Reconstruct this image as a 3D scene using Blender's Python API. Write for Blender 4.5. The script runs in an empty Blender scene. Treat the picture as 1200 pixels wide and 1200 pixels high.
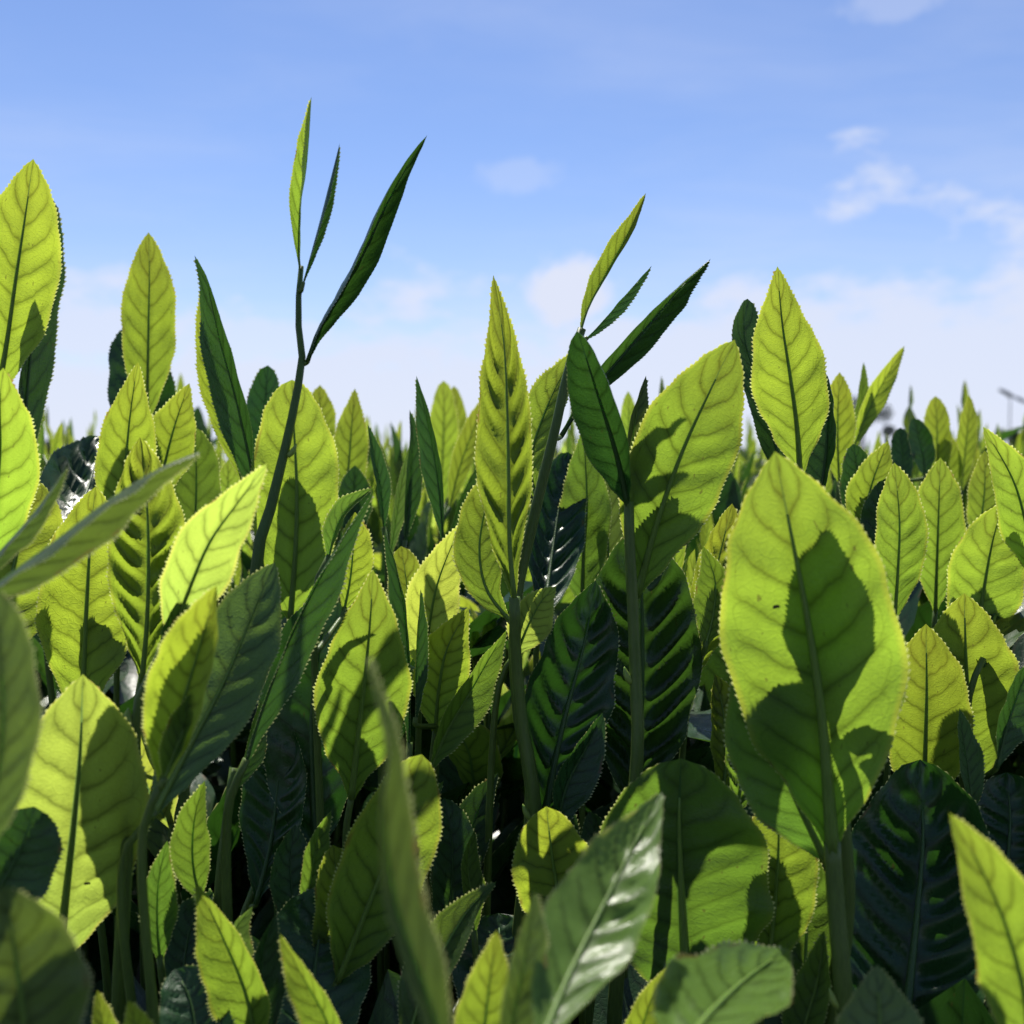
import bpy, math, random
from math import sin, cos, pi, radians, sqrt
from mathutils import Vector, Matrix

random.seed(7)
S = bpy.context.scene
COL = S.collection

# ------------------------------------------------------------------ camera
CAM = Vector((0.0, 0.0, 1.0))
FPX = 1250.0                      # focal length in pixels of the 1200 px photograph
PITCH = radians(-2.5)
cam_d = bpy.data.cameras.new('camera')
cam_d.sensor_width = 36.0
cam_d.lens = 36.0 * FPX / 1200.0
cam_d.clip_start = 0.005
cam_d.clip_end = 2000.0
cam_d.dof.use_dof = True
cam_d.dof.focus_distance = 0.245
cam_d.dof.aperture_fstop = cam_d.lens / 1.7
cam = bpy.data.objects.new('camera', cam_d)
COL.objects.link(cam)
cam.location = CAM
cam.rotation_euler = (radians(90) + PITCH, 0, 0)
S.camera = cam
FWD = Vector((0, cos(PITCH), sin(PITCH)))
RIGHT = Vector((1, 0, 0))
UP = RIGHT.cross(FWD)

def P(x, y, d):
    """a point of the place: direction given by photo coordinates, d metres ahead"""
    return CAM + d * (FWD + RIGHT * ((x - 600) / FPX) - UP * ((y - 600) / FPX))

# ------------------------------------------------------------------ light
SUN_EL, SUN_AZ = 59.0, -9.0        # azimuth from +Y, negative = to the left
sd = Vector((sin(radians(SUN_AZ)) * cos(radians(SUN_EL)), cos(radians(SUN_AZ)) * cos(radians(SUN_EL)), sin(radians(SUN_EL))))
sun_d = bpy.data.lights.new('sun', 'SUN')
sun_d.energy = 5.0
sun_d.angle = radians(0.53)
sun_d.color = (1.0, 0.95, 0.86)
sun = bpy.data.objects.new('sun', sun_d)
COL.objects.link(sun)
sun.location = (0, 0, 5)
sun.rotation_euler = sd.to_track_quat('Z', 'Y').to_euler()

S.view_settings.view_transform = 'Standard'
S.view_settings.look = 'None'
S.view_settings.exposure = 0.55
S.view_settings.gamma = 1.0
S.view_settings.use_curve_mapping = False
S.cycles.max_bounces = 10
S.cycles.transmission_bounces = 8
S.cycles.diffuse_bounces = 5
S.cycles.use_denoising = True

# ------------------------------------------------------------------ node helper
class NT:
    def __init__(s, tree): s.t = tree; s.n = tree.nodes; s.l = tree.links
    def node(s, typ, **kw):
        n = s.n.new(typ)
        for k, v in kw.items():
            setattr(n, k, v)
        return n
    def put(s, sock, v):
        if hasattr(v, 'is_linked') or isinstance(v, bpy.types.NodeSocket): s.l.new(v, sock)
        elif v is not None: sock.default_value = v
    def m(s, op, a, b=None, c=None, clamp=False):
        n = s.node('ShaderNodeMath', operation=op, use_clamp=clamp)
        s.put(n.inputs[0], a)
        if b is not None: s.put(n.inputs[1], b)
        if c is not None: s.put(n.inputs[2], c)
        return n.outputs[0]
    def ramp(s, v, a, b, c0=0.0, c1=1.0, smooth=True):
        n = s.node('ShaderNodeMapRange', interpolation_type='SMOOTHSTEP' if smooth else 'LINEAR')
        s.put(n.inputs['Value'], v)
        n.inputs['From Min'].default_value = a; n.inputs['From Max'].default_value = b
        n.inputs['To Min'].default_value = c0; n.inputs['To Max'].default_value = c1
        return n.outputs['Result']
    def mix(s, f, a, b, mode='MIX'):
        n = s.node('ShaderNodeMix', data_type='RGBA', blend_type=mode)
        s.put(n.inputs[0], f)
        for i, v in ((6, a), (7, b)):
            if isinstance(v, tuple): v = (v[0], v[1], v[2], 1.0)
            s.put(n.inputs[i], v)
        return n.outputs[2]
    def noise(s, vec, scale, detail=3.0, rough=0.5, dim='3D'):
        n = s.node('ShaderNodeTexNoise', noise_dimensions=dim)
        if vec is not None: s.put(n.inputs['Vector'], vec)
        n.inputs['Scale'].default_value = scale
        n.inputs['Detail'].default_value = detail
        n.inputs['Roughness'].default_value = rough
        return n.outputs[0]
    def vec(s, x, y, z=0.0):
        n = s.node('ShaderNodeCombineXYZ')
        s.put(n.inputs[0], x); s.put(n.inputs[1], y); s.put(n.inputs[2], z)
        return n.outputs[0]
    def vm(s, op, a, b=None, sc=None):
        n = s.node('ShaderNodeVectorMath', operation=op)
        s.put(n.inputs[0], a)
        if b is not None: s.put(n.inputs[1], b)
        if sc is not None: s.put(n.inputs['Scale'], sc)
        return n.outputs['Value'] if op in ('DOT_PRODUCT', 'LENGTH', 'DISTANCE') else n.outputs[0]

# ------------------------------------------------------------------ sky
W = bpy.data.worlds.new('World')
S.world = W
W.use_nodes = True
w = NT(W.node_tree)
for n in list(w.n): w.n.remove(n)
sky = w.node('ShaderNodeTexSky', sky_type='NISHITA')
sky.sun_disc = False
sky.sun_elevation = radians(SUN_EL)
sky.sun_rotation = radians(SUN_AZ)
sky.altitude = 100
sky.air_density = 1.0
sky.dust_density = 0.0
sky.ozone_density = 3.0
geo = w.node('ShaderNodeTexCoord')
gen = geo.outputs['Generated']
sep = w.node('ShaderNodeSeparateXYZ'); w.put(sep.inputs[0], gen)
X_, Y_, Z_ = sep.outputs
# a cloud layer flat overhead: project the direction on a plane above
zz = w.m('MAXIMUM', w.m('ADD', Z_, 0.10), 0.02)
pl = w.vec(w.m('DIVIDE', X_, zz), w.m('DIVIDE', Y_, zz), 0.0)
pl = w.vm('ADD', pl, (2.7, 5.1, 0.0))
warp = w.noise(pl, 0.8, 3.0)
pw = w.vm('ADD', pl, w.vec(w.m('MULTIPLY', warp, 1.6), w.m('MULTIPLY', warp, 0.5)))
wisp = w.noise(w.vm('MULTIPLY', pw, (0.45, 0.8, 1.0)), 1.15, 7.0, 0.60)
wisps = w.m('MULTIPLY', w.ramp(wisp, 0.38, 0.85), 0.40)
# soft low bank of cloud near the horizon
bankn = w.noise(w.vm('ADD', w.vm('MULTIPLY', gen, (1.0, 1.0, 2.2)), (3.3, 1.1, 0.4)), 5.2, 7.0, 0.6)
edge = w.m('SUBTRACT', w.m('ADD', Z_, w.m('MULTIPLY', w.m('SUBTRACT', bankn, 0.5), -0.56)), 0.145)
bank = w.m('MULTIPLY', w.ramp(edge, 0.045, -0.05), 0.88)
haze = w.m('MULTIPLY', w.ramp(Z_, 0.30, 0.0), 0.30)
# two small heaps of cloud
def puff(x, y, rx, rz, amp):
    c = (P(x, y, 1) - CAM).normalized()
    dx = w.m('DIVIDE', w.m('SUBTRACT', X_, c.x), rx)
    dz = w.m('DIVIDE', w.m('SUBTRACT', Z_, c.z), rz)
    r = w.m('SQRT', w.m('ADD', w.m('MULTIPLY', dx, dx), w.m('MULTIPLY', dz, dz)))
    n1 = w.noise(gen, 26.0, 5.0, 0.6)
    front = w.ramp(Y_, 0.0, 0.2)
    return w.m('MULTIPLY', w.m('MULTIPLY', w.ramp(w.m('ADD', r, w.m('MULTIPLY', w.m('SUBTRACT', n1, 0.5), 1.5)), 1.05, 0.45), amp), front)
puffs = puff(662, 340, 0.056, 0.040, 1.0)
for a in ((600, 400, 0.10, 0.03, 0.4), (1010, 405, 0.09, 0.030, 0.7), (1090, 445, 0.12, 0.032, 0.6), (612, 205, 0.045, 0.018, 0.24), (1050, -2, 0.05, 0.02, 0.3), (110, 385, 0.15, 0.030, 0.8), (300, 400, 0.13, 0.024, 0.6), (480, 420, 0.12, 0.026, 0.6), (1140, 440, 0.07, 0.02, 0.3)):
    puffs = w.m('MAXIMUM', puffs, puff(*a))
cl = w.m('MAXIMUM', w.m('MAXIMUM', wisps, bank), puffs)
cl = w.m('SUBTRACT', 1.0, w.m('MULTIPLY', w.m('SUBTRACT', 1.0, cl), w.m('SUBTRACT', 1.0, haze)), clamp=True)
SKYS = 0.078
skyc = w.vm('SCALE', w.mix(1.0, sky.outputs[0], (1.05, 1.03, 1.20), 'MULTIPLY'), sc=SKYS)
CLOUD = (0.51, 0.545, 0.655)
final = w.mix(cl, skyc, CLOUD)
# below the horizon: dull field green
final = w.mix(w.ramp(Z_, 0.0, -0.03), final, (0.05, 0.07, 0.04))
bg = w.node('ShaderNodeBackground'); w.put(bg.inputs[0], final); bg.inputs[1].default_value = 1.0
wo = w.node('ShaderNodeOutputWorld'); w.l.new(bg.outputs[0], wo.inputs[0])

# ------------------------------------------------------------------ materials
NV = 9.0
def leaf_material(name, trans, refl, tfac, rough, vein_dark=0.36, mott=0.25, spec=0.5, red=0.0, net=0.10, hue=0.30, bump=0.35, vein_light=0.0):
    M = bpy.data.materials.new(name); M.use_nodes = True
    t = NT(M.node_tree)
    for n in list(t.n): t.n.remove(n)
    out = t.node('ShaderNodeOutputMaterial')
    uv = t.node('ShaderNodeUVMap').outputs[0]
    sp = t.node('ShaderNodeSeparateXYZ'); t.put(sp.inputs[0], uv)
    x, v = sp.outputs[0], sp.outputs[1]
    oi = t.node('ShaderNodeObjectInfo').outputs['Random']
    uvo = t.vm('ADD', uv, t.vec(t.m('MULTIPLY', oi, 31.7), t.m('MULTIPLY', oi, 17.3)))
    dn = t.m('SUBTRACT', t.noise(uvo, 7.0, 2.0), 0.5)
    au = t.m('ABSOLUTE', t.m('SUBTRACT', t.m('MULTIPLY', x, 2.0), 1.0))
    side = t.m('MULTIPLY', t.m('GREATER_THAN', x, 0.5), 0.4)
    lin = t.m('ADD', t.m('MULTIPLY', au, 0.10), t.m('MULTIPLY', t.m('MULTIPLY', au, au), 0.07))
    ph = t.m('ADD', t.m('MULTIPLY', t.m('SUBTRACT', v, lin), NV), side)
    ph = t.m('ADD', ph, t.m('MULTIPLY', dn, 0.38))
    fr = t.m('FRACT', ph)
    dv = t.m('MINIMUM', fr, t.m('SUBTRACT', 1.0, fr))           # distance from a side vein
    fade = t.ramp(au, 0.95, 0.72)
    wv = t.m('MULTIPLY', t.m('SUBTRACT', 1.15, au), 0.095)
    vein = t.m('MULTIPLY', t.m('SUBTRACT', 1.0, t.m('DIVIDE', dv, wv), clamp=True), fade)
    halo = t.m('MULTIPLY', t.ramp(dv, 0.28, 0.0), fade)
    # loops joining the side veins near the margin
    lp = t.m('ADD', 0.73, t.m('MULTIPLY', t.m('ABSOLUTE', t.m('SINE', t.m('MULTIPLY', ph, pi))), 0.13))
    loop = t.ramp(t.m('ABSOLUTE', t.m('SUBTRACT', au, t.m('ADD', lp, t.m('MULTIPLY', dn, 0.12)))), 0.022, 0.0)
    mid = t.ramp(t.m('DIVIDE', au, t.m('SUBTRACT', 1.25, v)), 0.085, 0.045)
    midh = t.ramp(au, 0.26, 0.02)
    vo = t.node('ShaderNodeTexVoronoi', feature='DISTANCE_TO_EDGE')
    t.put(vo.inputs['Vector'], t.vm('MULTIPLY', uvo, (13.0, 38.0, 1.0))); vo.inputs['Scale'].default_value = 1.0
    netm = t.ramp(vo.outputs['Distance'], 0.10, 0.0)
    allv = t.m('MAXIMUM', t.m('MAXIMUM', vein, t.m('MULTIPLY', loop, 0.55)), t.m('MULTIPLY', netm, net))
    # colour of light passing through
    n_big = t.noise(uvo, 3.2, 3.0)
    n_fine = t.noise(t.vm('MULTIPLY', uvo, (1.0, 2.6, 1.0)), 60.0, 3.0, 0.7)
    val = t.m('ADD', 1.0, t.m('MULTIPLY', t.m('SUBTRACT', n_big, 0.5), mott * 2))
    val = t.m('ADD', val, t.m('MULTIPLY', t.m('SUBTRACT', n_fine, 0.5), 0.42))
    val = t.m('ADD', val, t.m('MULTIPLY', t.m('SUBTRACT', oi, 0.5), hue * 1.6))
    val = t.m('MULTIPLY', val, t.m('SUBTRACT', 1.0, t.m('MULTIPLY', halo, 0.26)))
    val = t.m('MULTIPLY', val, t.m('SUBTRACT', 1.0, t.m('MULTIPLY', midh, 0.22)))
    val = t.m('MULTIPLY', val, t.m('SUBTRACT', 1.0, t.m('MULTIPLY', allv, vein_dark)))
    if vein_light: val = t.m('ADD', val, t.m('MULTIPLY', t.m('MAXIMUM', vein, t.m('MULTIPLY', loop, 0.8)), vein_light))
    oi2 = t.m('FRACT', t.m('MULTIPLY', oi, 7.31))
    greener = (trans[0] * 0.72, trans[1] * 0.93, trans[2] * 1.15)
    tc = t.mix(t.m('MULTIPLY', t.m('ADD', oi2, t.m('MULTIPLY', t.ramp(v, 0.55, 0.0), 0.5)), 0.75, clamp=True), trans, greener)
    tc = t.mix(t.ramp(au, 0.90, 1.0), tc, (trans[0] * 1.18, trans[1] * 1.08, trans[2] * 1.5))
    tc = t.vm('SCALE', tc, sc=val)
    tc = t.mix(mid, tc, (trans[0] * 0.28, trans[1] * 0.42, trans[2] * 0.9))
    rc = t.vm('SCALE', t.mix(oi2, refl, (refl[0] * 0.8, refl[1] * 0.95, refl[2] * 1.2)), sc=val)
    if red:
        tc = t.mix(t.m('MULTIPLY', t.ramp(v, 0.5, 1.0), red), tc, (0.42, 0.20, 0.04))
    tooth = t.ramp(au, 1.01, 1.05)
    tc = t.mix(tooth, tc, (0.62, 0.66, 0.24)); rc = t.mix(tooth, rc, (0.42, 0.44, 0.22))
    brown = t.m('MULTIPLY', t.m('MULTIPLY', t.ramp(au, 0.88, 0.99), t.ramp(t.noise(uvo, 5.5, 3.0), 0.60, 0.68)), 0.75)
    tc = t.mix(brown, tc, (0.20, 0.11, 0.03)); rc = t.mix(brown, rc, (0.13, 0.075, 0.03))
    spotn = t.noise(uvo, 26.0, 1.0)
    spots = t.m('MULTIPLY', t.ramp(spotn, 0.725, 0.75), 0.6)
    tc = t.mix(spots, tc, (0.10, 0.07, 0.02))
    # relief
    fine = t.noise(t.vm('MULTIPLY', uvo, (1.0, 3.0, 1.0)), 34.0, 4.0, 0.6)
    pil = t.m('POWER', t.m('MULTIPLY', dv, 2.0), 0.6)
    h = t.m('ADD', t.m('MULTIPLY', t.m('MULTIPLY', pil, fade), 0.6), t.m('MULTIPLY', fine, 0.55))
    h = t.m('SUBTRACT', h, t.m('MULTIPLY', netm, 0.14))
    bmp = t.node('ShaderNodeBump'); bmp.inputs['Strength'].default_value = bump; bmp.inputs['Distance'].default_value = 0.0007
    t.put(bmp.inputs['Height'], h)
    pb = t.node('ShaderNodeBsdfPrincipled')
    t.put(pb.inputs['Base Color'], rc)
    rg = t.ramp(t.noise(uvo, 9.0, 4.0), 0.3, 0.7, rough - 0.07, rough + 0.10)
    t.put(pb.inputs['Roughness'], rg)
    pb.inputs['Specular IOR Level'].default_value = spec
    t.put(pb.inputs['Normal'], bmp.outputs[0])
    tr = t.node('ShaderNodeBsdfTranslucent'); t.put(tr.inputs[0], tc); t.put(tr.inputs['Normal'], bmp.outputs[0])
    ms = t.node('ShaderNodeMixShader'); ms.inputs[0].default_value = tfac
    t.l.new(pb.outputs[0], ms.inputs[1]); t.l.new(tr.outputs[0], ms.inputs[2])
    t.l.new(ms.outputs[0], out.inputs[0])
    return M

def stem_material(name, col, tcol, rough=0.45):
    M = bpy.data.materials.new(name); M.use_nodes = True
    t = NT(M.node_tree)
    pb = t.n['Principled BSDF']
    tc = t.node('ShaderNodeTexCoord').outputs['Object']
    n = t.noise(t.vm('MULTIPLY', tc, (1.0, 1.0, 0.12)), 2400.0, 3.0)
    n2 = t.noise(tc, 160.0, 2.0)
    c = t.mix(n, (col[0] * .62, col[1] * .62, col[2] * .7), (col[0] * 1.35, col[1] * 1.35, col[2] * 1.3))
    c = t.mix(t.ramp(n2, 0.45, 0.75, 0, 0.5), c, tcol)
    t.put(pb.inputs['Base Color'], c)
    pb.inputs['Roughness'].default_value = rough
    pb.inputs['Specular IOR Level'].default_value = 0.25
    pb.inputs['Subsurface Weight'].default_value = 0.25
    pb.inputs['Subsurface Radius'].default_value = (0.6, 1.0, 0.15)
    pb.inputs['Subsurface Scale'].default_value = 0.0012
    b = t.node('ShaderNodeBump'); b.inputs['Strength'].default_value = 0.3; b.inputs['Distance'].default_value = 0.0004
    t.put(b.inputs['Height'], n); t.put(pb.inputs['Normal'], b.outputs[0])
    return M

MAT = {
 'y': leaf_material('leaf_young', (0.37, 0.475, 0.032), (0.085, 0.135, 0.032), 0.66, 0.42, red=0.12),
 'b': leaf_material('leaf_bright', (0.52, 0.60, 0.070), (0.18, 0.22, 0.045), 0.70, 0.45, mott=0.15),
 'm': leaf_material('leaf_green', (0.22, 0.35, 0.028), (0.048, 0.095, 0.024), 0.55, 0.38, vein_light=0.12),
 'g': leaf_material('leaf_dull', (0.17, 0.25, 0.030), (0.09, 0.135, 0.040), 0.42, 0.40, mott=0.2),
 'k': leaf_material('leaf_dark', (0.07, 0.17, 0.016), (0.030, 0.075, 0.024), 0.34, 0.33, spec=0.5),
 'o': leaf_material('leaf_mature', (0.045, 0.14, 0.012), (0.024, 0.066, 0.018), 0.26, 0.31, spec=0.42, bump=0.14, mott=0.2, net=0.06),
}
MAT['w'] = leaf_material('leaf_waxy', (0.40, 0.46, 0.05), (0.16, 0.25, 0.045), 0.55, 0.25, mott=.15, spec=.35, bump=.15)
MSTEM = stem_material('stem_green', (0.075, 0.12, 0.024), (0.10, 0.14, 0.035))
MSTEMD = stem_material('stem_dark', (0.055, 0.10, 0.018), (0.06, 0.12, 0.025))
MRIB = stem_material('rib_green', (0.11, 0.18, 0.035), (0.09, 0.16, 0.03))
MRIBD = stem_material('rib_dark', (0.04, 0.085, 0.025), (0.05, 0.10, 0.03))
MTWIG = stem_material('twig_bark', (0.06, 0.05, 0.03), (0.05, 0.06, 0.03), 0.8)
MBUD = stem_material('bud_scale', (0.20, 0.27, 0.06), (0.24, 0.30, 0.08))

# ------------------------------------------------------------------ mesh helpers
def spline(pts, n):
    """Catmull-Rom through pts, resampled to n+1 evenly spaced points"""
    if len(pts) == 2: pts = [pts[0], (pts[0] + pts[1]) * 0.5, pts[1]]
    q = [pts[0] * 2 - pts[1]] + list(pts) + [pts[-1] * 2 - pts[-2]]
    fine = []
    for i in range(1, len(q) - 2):
        a, b, c, d = q[i - 1], q[i], q[i + 1], q[i + 2]
        for k in range(14):
            t = k / 14
            fine.append(0.5 * ((2 * b) + (c - a) * t + (2 * a - 5 * b + 4 * c - d) * t * t + (3 * b - a - 3 * c + d) * t ** 3))
    fine.append(q[-2])
    L = [0.0]
    for i in range(1, len(fine)): L.append(L[-1] + (fine[i] - fine[i - 1]).length)
    out, k = [], 0
    for i in range(n + 1):
        s = L[-1] * i / n
        while k < len(L) - 2 and L[k + 1] < s: k += 1
        f = (s - L[k]) / max(1e-9, L[k + 1] - L[k])
        out.append(fine[k].lerp(fine[k + 1], min(1, max(0, f))))
    return out, L[-1]

PROF = {
 'e': [(0, .05), (.05, .14), (.15, .43), (.3, .80), (.45, .98), (.55, 1), (.68, .93), (.8, .74), (.9, .44), (.96, .20), (1, 0)],
 'r': [(0, .05), (.06, .22), (.15, .52), (.3, .86), (.45, 1), (.6, 1), (.75, .90), (.87, .68), (.95, .40), (.985, .20), (1, 0)],
 'n': [(0, .07), (.08, .20), (.2, .55), (.35, .88), (.48, 1), (.6, .93), (.72, .76), (.84, .48), (.93, .24), (1, 0)],
 't': [(0, .08), (.08, .24), (.2, .62), (.35, .94), (.45, 1), (.55, .97), (.68, .80), (.8, .54), (.9, .27), (.96, .12), (1, 0)],
}
def prof(kind, t):
    c = PROF[kind]
    for i in range(len(c) - 1):
        if t <= c[i + 1][0]:
            f = (t - c[i][0]) / (c[i + 1][0] - c[i][0])
            f2 = f * f * (3 - 2 * f)
            f = 0.6 * f + 0.4 * f2
            return c[i][1] * (1 - f) + c[i + 1][1] * f
    return 0.0

def frames(cp, ref, roll, twist):
    n = len(cp) - 1
    T, B, N = [], [], []
    for i in range(n + 1):
        a, b = cp[max(0, i - 1)], cp[min(n, i + 1)]
        t = (b - a).normalized()
        nn = ref(cp[i]); nn = (nn - t * nn.dot(t)).normalized()
        r = Matrix.Rotation(roll + twist * (i / n - 0.5), 3, t)
        nn = r @ nn
        T.append(t); N.append(nn); B.append(t.cross(nn))
    return T, B, N

def leaf_geo(pts, half, ref, roll=0, twist=0, fold=0, curl=0, quilt=0.10, wave=0.06, shape='e', nL=40, nW=5, tooth=0.00036, seed=0, asym=(1, 1)):
    rnd = random.Random(seed)
    cp, L = spline(pts, nL)
    T, B, N = frames(cp, ref, roll, twist)
    verts, faces, uvs = [], [], []
    def cross(side):
        out = [(0.0, 0.0)]; st = 4; c = s = 0.0
        for j in range(1, nW + 1):
            for k in range(st):
                u = (j - 1 + (k + .5) / st) / nW
                a = fold + curl * u
                c += cos(a) / (nW * st); s += sin(a) / (nW * st)
            out.append((c, s))
        return out
    cr = cross(1)
    p1, p2, p3 = rnd.uniform(0, 6), rnd.uniform(0, 6), rnd.uniform(0, 6)
    f1, f2 = rnd.uniform(7, 10), rnd.uniform(15, 19)
    idx = {}
    rows = []
    cellv = [rnd.random() for _ in range(41)]
    lob = [rnd.uniform(-1, 1) for _ in range(nL + 2)]
    for i in range(nL + 1):
        t = i / nL
        w = half * prof(shape, t)
        row = []
        for j in range(-nW, nW + 1):
            u = j / nW; au = abs(u); sg = 1 if j > 0 else -1
            c, s = cr[abs(j)]
            ww = w * (asym[0] if j < 0 else asym[1]) * (1 + 0.035 * sin(t * 21 + p1 * sg) * au)
            q = 0.0
            if quilt:
                ph = NV * (t - 0.10 * au - 0.07 * au * au) + (0.4 if j > 0 else 0.0)
                ph += 0.10 * sin(9 * t + p1 + 3 * u)
                cell = (int(ph + 50) * 2 + (j > 0)) % 41
                q = (0.5 - 0.5 * cos(2 * pi * ph) if quilt > 0.24 else abs(sin(pi * ph)) ** 0.8) * (0.55 + 0.75 * cellv[cell]) - 0.5 * (quilt <= 0.24)
                q = q * min(1, au * 3.2) * (1 - au ** 3) * quilt * half * min(1, prof(shape, t) * 1.3)
            wv = wave * half * (au ** 2) * (sin(f1 * t * 2 + p2 + sg) * 0.7 + 0.4 * sin(f2 * t * 2 + p3 * sg)) * min(1, prof(shape, t) * 1.5)
            pos = cp[i] + B[i] * (sg * c * ww) + N[i] * (s * ww - q + wv)
            row.append(len(verts)); verts.append(pos); uvs.append((0.5 + 0.5 * u, t))
        rows.append(row)
    for i in range(nL):
        for j in range(2 * nW):
            faces.append((rows[i][j], rows[i][j + 1], rows[i + 1][j + 1], rows[i + 1][j]))
    if tooth:
        for sgn, j in ((-1, 0), (1, 2 * nW)):
            jn = 1 if sgn < 0 else 2 * nW - 1
            for i in range(2, nL - 1):
                a, b = rows[i][j], rows[i + 1][j]
                out = (verts[b] - verts[rows[i + 1][jn]])
                if out.length < 1e-7: continue
                out.normalize()
                along = (verts[b] - verts[a])
                k = rnd.uniform(0.45, 1.25) * min(1.0, 0.25 + 2.2 * i / nL)
                tip = verts[b] + out * tooth * k - along * 0.12 + N[i] * tooth * 0.3
                mid_ = verts[b] + along * 0.0
                v = len(verts); verts.append(tip); uvs.append((0.5 + 0.5 * sgn * 1.10, (i + .9) / nL))
                faces.append((a, b, v) if sgn < 0 else (a, v, b))
    return verts, faces, uvs, cp, N, L

def tube_geo(pts, radii, sides=7, n=14, cap=True):
    cp, L = spline(pts, n)
    ref = Vector((0.3, -1, 0.2)).normalized()
    verts, faces = [], []
    for i in range(n + 1):
        t = (cp[min(n, i + 1)] - cp[max(0, i - 1)]).normalized()
        a = (ref - t * ref.dot(t)).normalized(); b = t.cross(a)
        f = i / n * (len(radii) - 1); k = min(int(f), len(radii) - 2); r = radii[k] + (radii[k + 1] - radii[k]) * (f - k)
        for s in range(sides):
            an = 2 * pi * s / sides
            verts.append(cp[i] + (a * cos(an) + b * sin(an)) * r)
    for i in range(n):
        for s in range(sides):
            s2 = (s + 1) % sides
            faces.append((i * sides + s, i * sides + s2, (i + 1) * sides + s2, (i + 1) * sides + s))
    if cap:
        faces.append(tuple(range(sides))[::-1]); faces.append(tuple(n * sides + s for s in range(sides)))
    return verts, faces

def mesh(name, verts, faces, mats, uvs=None, smooth=True, mi=None):
    me = bpy.data.meshes.new(name)
    me.from_pydata([tuple(v) for v in verts], [], faces)
    for m in (mats if isinstance(mats, list) else [mats]): me.materials.append(m)
    if uvs is not None:
        ul = me.uv_layers.new(name='UVMap')
        li = [0] * len(me.loops); me.loops.foreach_get('vertex_index', li)
        flat = []
        for k in li: flat += [uvs[k][0], uvs[k][1]]
        ul.data.foreach_set('uv', flat)
    if mi: me.polygons.foreach_set('material_index', mi)
    if smooth: me.polygons.foreach_set('use_smooth', [True] * len(me.polygons))
    me.update()
    return me

def link(name, me, parent=None, loc=None, mat=None):
    o = bpy.data.objects.new(name, me); COL.objects.link(o)
    if parent is not None: o.parent = parent
    if mat is not None: o.matrix_local = mat
    elif loc is not None: o.location = loc
    return o

def thing(name, loc, label, cat, group=None):
    o = bpy.data.objects.new(name, None); COL.objects.link(o)
    o.location = loc; o.empty_display_size = 0.01
    o['label'] = label; o['category'] = cat
    if group: o['group'] = group
    return o

TOCAM = lambda p: (CAM - p)
hero_xy = []      # where hand-placed shoots stand
_seed = [100]

def hero_leaf(root, origin, spec):
    """spec: p=[(x,y[,d])...] from base to tip, w=width in photo pixels, d0,d1 depths in cm of base and tip"""
    _seed[0] += 1
    p = spec['p']; n = len(p)
    d0, d1 = spec['d0'] / 100, spec.get('d1', spec['d0']) / 100
    acc = [0.0]
    for i in range(1, n): acc.append(acc[-1] + sqrt((p[i][0] - p[i-1][0]) ** 2 + (p[i][1] - p[i-1][1]) ** 2))
    bow = spec.get('bow', 0.0) / 100
    vr = random.Random(_seed[0] * 31)
    if spec['auto']: d1 += vr.uniform(-.011, .005); bow = vr.uniform(-.003, .003); spec['roll'] = spec.get('roll', 0) + vr.uniform(-9, 9)
    P3 = []
    for i in range(n):
        f = acc[i] / acc[-1]
        d = d0 + (d1 - d0) * f + bow * 4 * f * (1 - f)
        P3.append(P(p[i][0], p[i][1], d))
    r, a = radians(spec.get('roll', 0)), radians(spec.get('fold', 12))
    c = spec.get('curl', 10); cr = radians(c)
    app = max(0.22, abs(cos(r + a + cr / 2))) + max(0.22, abs(cos(r - a - cr / 2)))
    dm = (d0 + d1) / 2
    half = spec['w'] * dm / FPX / app
    px = spec['w']
    plen = acc[-1]
    nW = 10 if spec.get('q', 0) > .24 else 6
    nL = int(min(60, max(24, plen / 4.6)))
    verts, faces, uvs, cp, N, L = leaf_geo(P3, half, TOCAM, r, radians(spec.get('tw', 0)), a, cr, spec.get('q', 0.10), spec.get('wv', 0.07),
        spec.get('s', 'e'), nL, nW, spec.get('tooth', 0.00055) * (0.6 if px < 30 else 1), _seed[0], spec.get('asym', (1, 1)))
    m = spec.get('m', 'y')
    o0 = cp[0]
    me = mesh('leaf', [v - o0 for v in verts], faces, MAT[m], uvs)
    lf = link('leaf', me, root, o0 - origin)
    # raised midrib on the near (under) side
    rr = min(0.0011, half * 0.075) * spec.get('rib', 1.0)
    cpt = cp[:int(len(cp) * 0.9)]
    ribp = [c - o0 + N[i] * rr * 0.35 for i, c in enumerate(cpt)][::3]
    if len(ribp) >= 3:
        vv, ff = tube_geo(ribp, [rr * 1.15, rr * 0.8, rr * 0.5, rr * 0.2], 6, 16)
        link('midrib', mesh('midrib', vv, ff, MRIBD if m in 'ko' else MRIB), lf, (0, 0, 0))
    if 'spot' in spec:
        t, u, sz = spec['spot']
        i = int(t * nL); c = verts[i * 13 + int(6 + u * 6)] - o0 + N[i] * 0.00015
        tt = (cp[i + 1] - cp[i]).normalized(); bb = tt.cross(N[i])
        vv = [c + N[i] * 0.0002]; k = 9
        for q in range(k):
            rr2 = sz * (0.8 + 0.5 * ((q * 37) % 7) / 7)
            vv.append(c + tt * sin(2 * pi * q / k) * rr2 * 0.55 + bb * cos(2 * pi * q / k) * rr2 * 1.2)
        link('blemish', mesh('blemish', vv, [(0, 1 + q, 1 + (q + 1) % k) for q in range(k)], MTWIG), lf, (0, 0, 0))
    return cp, half

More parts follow.
